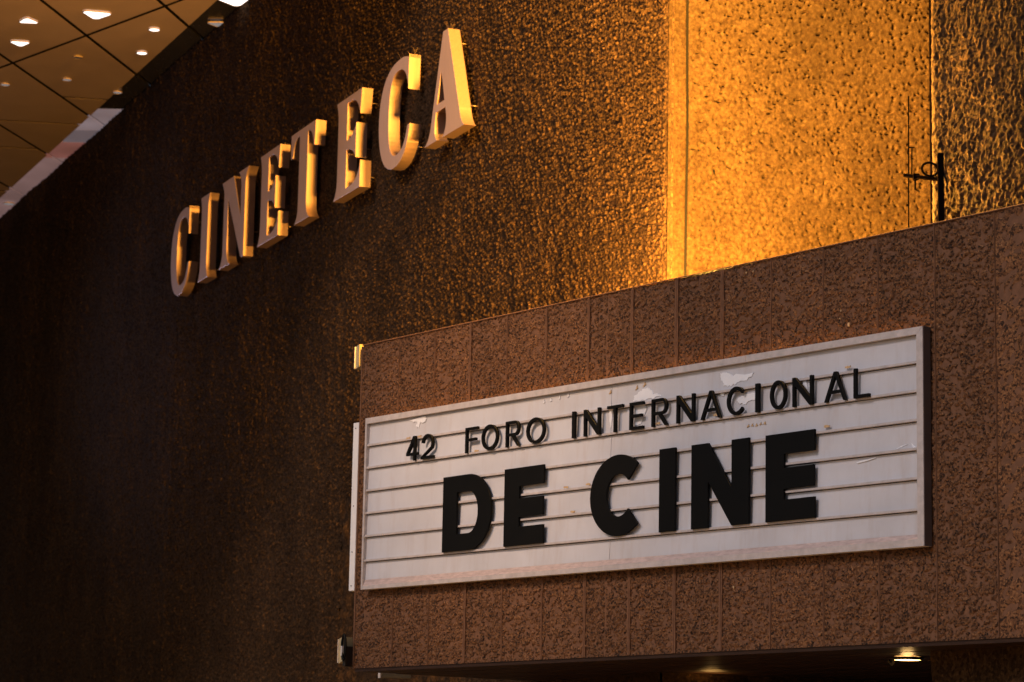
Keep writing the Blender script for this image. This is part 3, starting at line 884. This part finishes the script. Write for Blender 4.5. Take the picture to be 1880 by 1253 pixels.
brass_letter('N', -11.67, 1.10, 'brass letter N, third letter of the word', [(.93, .3)])
brass_letter('E', -10.17, .76, 'brass letter E between the N and the T', [(.70, .12)], [((.1, CAP), (.68, CAP), 14, .05)])
brass_letter('T', -9.02, .83, 'brass letter T in the middle of the word', [(.50, .3)], [((.1, CAP), (.6, CAP), 12, .06)])
brass_letter('E', -7.55, .82, 'brass letter E between the T and the second C', [(.69, .90), (.56, .45), (.69, .12)], [((.1, CAP), (.66, CAP), 18, .07)])
brass_letter('C', -6.20, .88, 'brass letter C right before the final A', [(.80, .13)], [((.2, .97), (.5, CAP + .02), 14, .08), ((.5, .11), (.7, .22), 8, .10), ((.78, CAP + .02), (.81, CAP + .02), 4, .06)])
brass_letter('A', -4.91, 1.02, 'brass letter A at the right end, the nearest of the word', [(.88, .22), (.57, .90)], [((.44, CAP), (.52, CAP), 6, .07)])

# ------------------------------------------------------------------ floodlights on the left corner
def flood(loc, label, lower=False):
    root = empty('floodlight', loc, rot_of(dF), label=label, cat='floodlight', group='floodlights on the marquee corner')
    h = .10 if not lower else .105
    mb = MB()
    mb.v = [(-.028, -.05, -h), (.022, -.05, -h * .82), (.022, -.05, h), (-.028, -.05, h * .86), (-.028, .10, -h), (.022, .10, -h * .82), (.022, .10, h), (-.028, .10, h * .86)]
    mb.f = [(0, 1, 2, 3), (7, 6, 5, 4), (0, 4, 5, 1), (2, 6, 7, 3), (1, 5, 6, 2), (3, 7, 4, 0)]
    mb.build('housing', plain('flood_housing', (.42, .34, .20), .5), root)
    MB().box(-.034, -.0285, -.06, .10, -h * .95, h * .82, .001).build('lens', M_white, root)
    if lower:
        cb = MB()
        cb.tube([(.075 + .025 * math.sin(a_), -.075, .02 + .10 * math.cos(a_)) for a_ in [i * math.pi / 8 for i in range(16)]], .011, 6, True)
        cb.build('cable_loop', M_black, root)
        MB().box(.035, .075, -.06, .05, -.13, .03, .008).build('bracket', M_darkmetal, root)
        MB().box(.045, .062, -.085, -.065, -.05, .03, .002).build('tag', M_white, root)
    else:
        MB().tube([(.022, .02, .0), (.06, .0, .0), (.10, -.02, .01)], .010, 8).build('bracket', M_brass, root)
        MB().box(.085, .125, -.03, .03, -.025, .03, .01).build('mounting_box', M_darkmetal, root)
flood((-1.205, 21.26, 3.496 + EYE), 'pale floodlight at the upper left corner of the marquee')
flood((-1.27, 21.26, 1.134 + EYE), 'pale floodlight with a black cable at the lower left corner of the marquee', True)

# ------------------------------------------------------------------ antenna mast on the marquee roof
ant = empty('antenna_mast', (2.706, 16.5, EYE + 3.17), label='dark metal mast with ring and thin rods above the marquee right side', cat='antenna')
def rel(x, y, z): return (x - 2.706, y - 16.5, z - 3.17)
MB().box(-.019, .019, -.015, .015, 0, .93, .002).build('mast', M_mast, ant)
MB().tube([rel(2.515, 16.76, 4.016), rel(2.709, 16.5, 3.930)], .014, 8).build('arm', M_mast, ant)
MB().tube([rel(2.543, 16.75, 4.541), rel(2.536, 16.75, 3.17)], .0042, 6).build('long_rod', M_mast, ant)
MB().tube([rel(2.558, 16.72, 4.185), rel(2.556, 16.72, 3.99)], .0042, 6).build('short_rod', M_mast, ant)
MB().tube([rel(2.575, 16.69, 4.0), rel(2.572, 16.69, 3.905)], .006, 6).build('clamp_bolt', M_mast, ant)
MB().box(-.02, .02, -.02, .02, -.018, .018, .004).build('clamp', M_mast, ant, loc=rel(2.578, 16.685, 3.99))
MB().tube([(.051 * math.cos(i * math.pi / 12), 0.03 * math.sin(i * math.pi / 12), .051 * math.sin(i * math.pi / 12)) for i in range(24)], .0075, 8, True).build('ring', M_mast, ant, loc=rel(2.649, 16.57, 4.013), smooth=True)
MB().tube([rel(2.543, 16.75, 4.20), rel(2.575, 16.72, 4.19)], .004, 6).build('spacer', M_mast, ant)
MB().tube([rel(2.72, 16.5, 3.99), rel(2.745, 16.48, 3.90), rel(2.74, 16.48, 3.86)], .006, 6).build('cable', M_black, ant)

# ------------------------------------------------------------------ lamps out of view
def fixture(loc, target, label):
    root = empty('uplight', loc, label=label, cat='floodlight')
    q = (Vector(target) - Vector(loc)).to_track_quat('-Z', 'Y')
    root.rotation_euler = q.to_euler()
    MB().box(-.16, .16, -.12, .12, .02, .14, .01).build('housing', M_darkmetal, root)
    return root
LP = Ap(1.85, 3.36, 0.60)
lamp('uplight_lamp', 'POINT', LP, 15000, (1.0, .48, .065), shadow_soft_size=.26)
lamp('added_upper_lamp', 'POINT', Ap(1.7, 9.0, .75), 14500, (1.0, .48, .065), shadow_soft_size=.4)  # unseen upper lamp, added to even out the recessed wall
lamp('canopy_uplight', 'SPOT', (-5.6, 26.5, .4), 950, (1.0, .58, .28), target=(-5.1, 30.6, EYE + CEIL), spot_size=math.radians(26), spot_blend=1.0, shadow_soft_size=.2)
lamp('plaza_lamp', 'SPOT', (-4.4, 17.3, EYE + 5.6), 800, (1.0, .60, .30), target=(0.6, 20.2, EYE + 2.6), spot_size=math.radians(44), spot_blend=.9, shadow_soft_size=.3)
lamp('screen_glow', 'SPOT', (-17.5, 45.0, EYE + 4.5), 1800, (.74, .70, 1.0), target=Ap(-12.8, 6.4), spot_size=math.radians(30), spot_blend=1.0, shadow_soft_size=1.0)
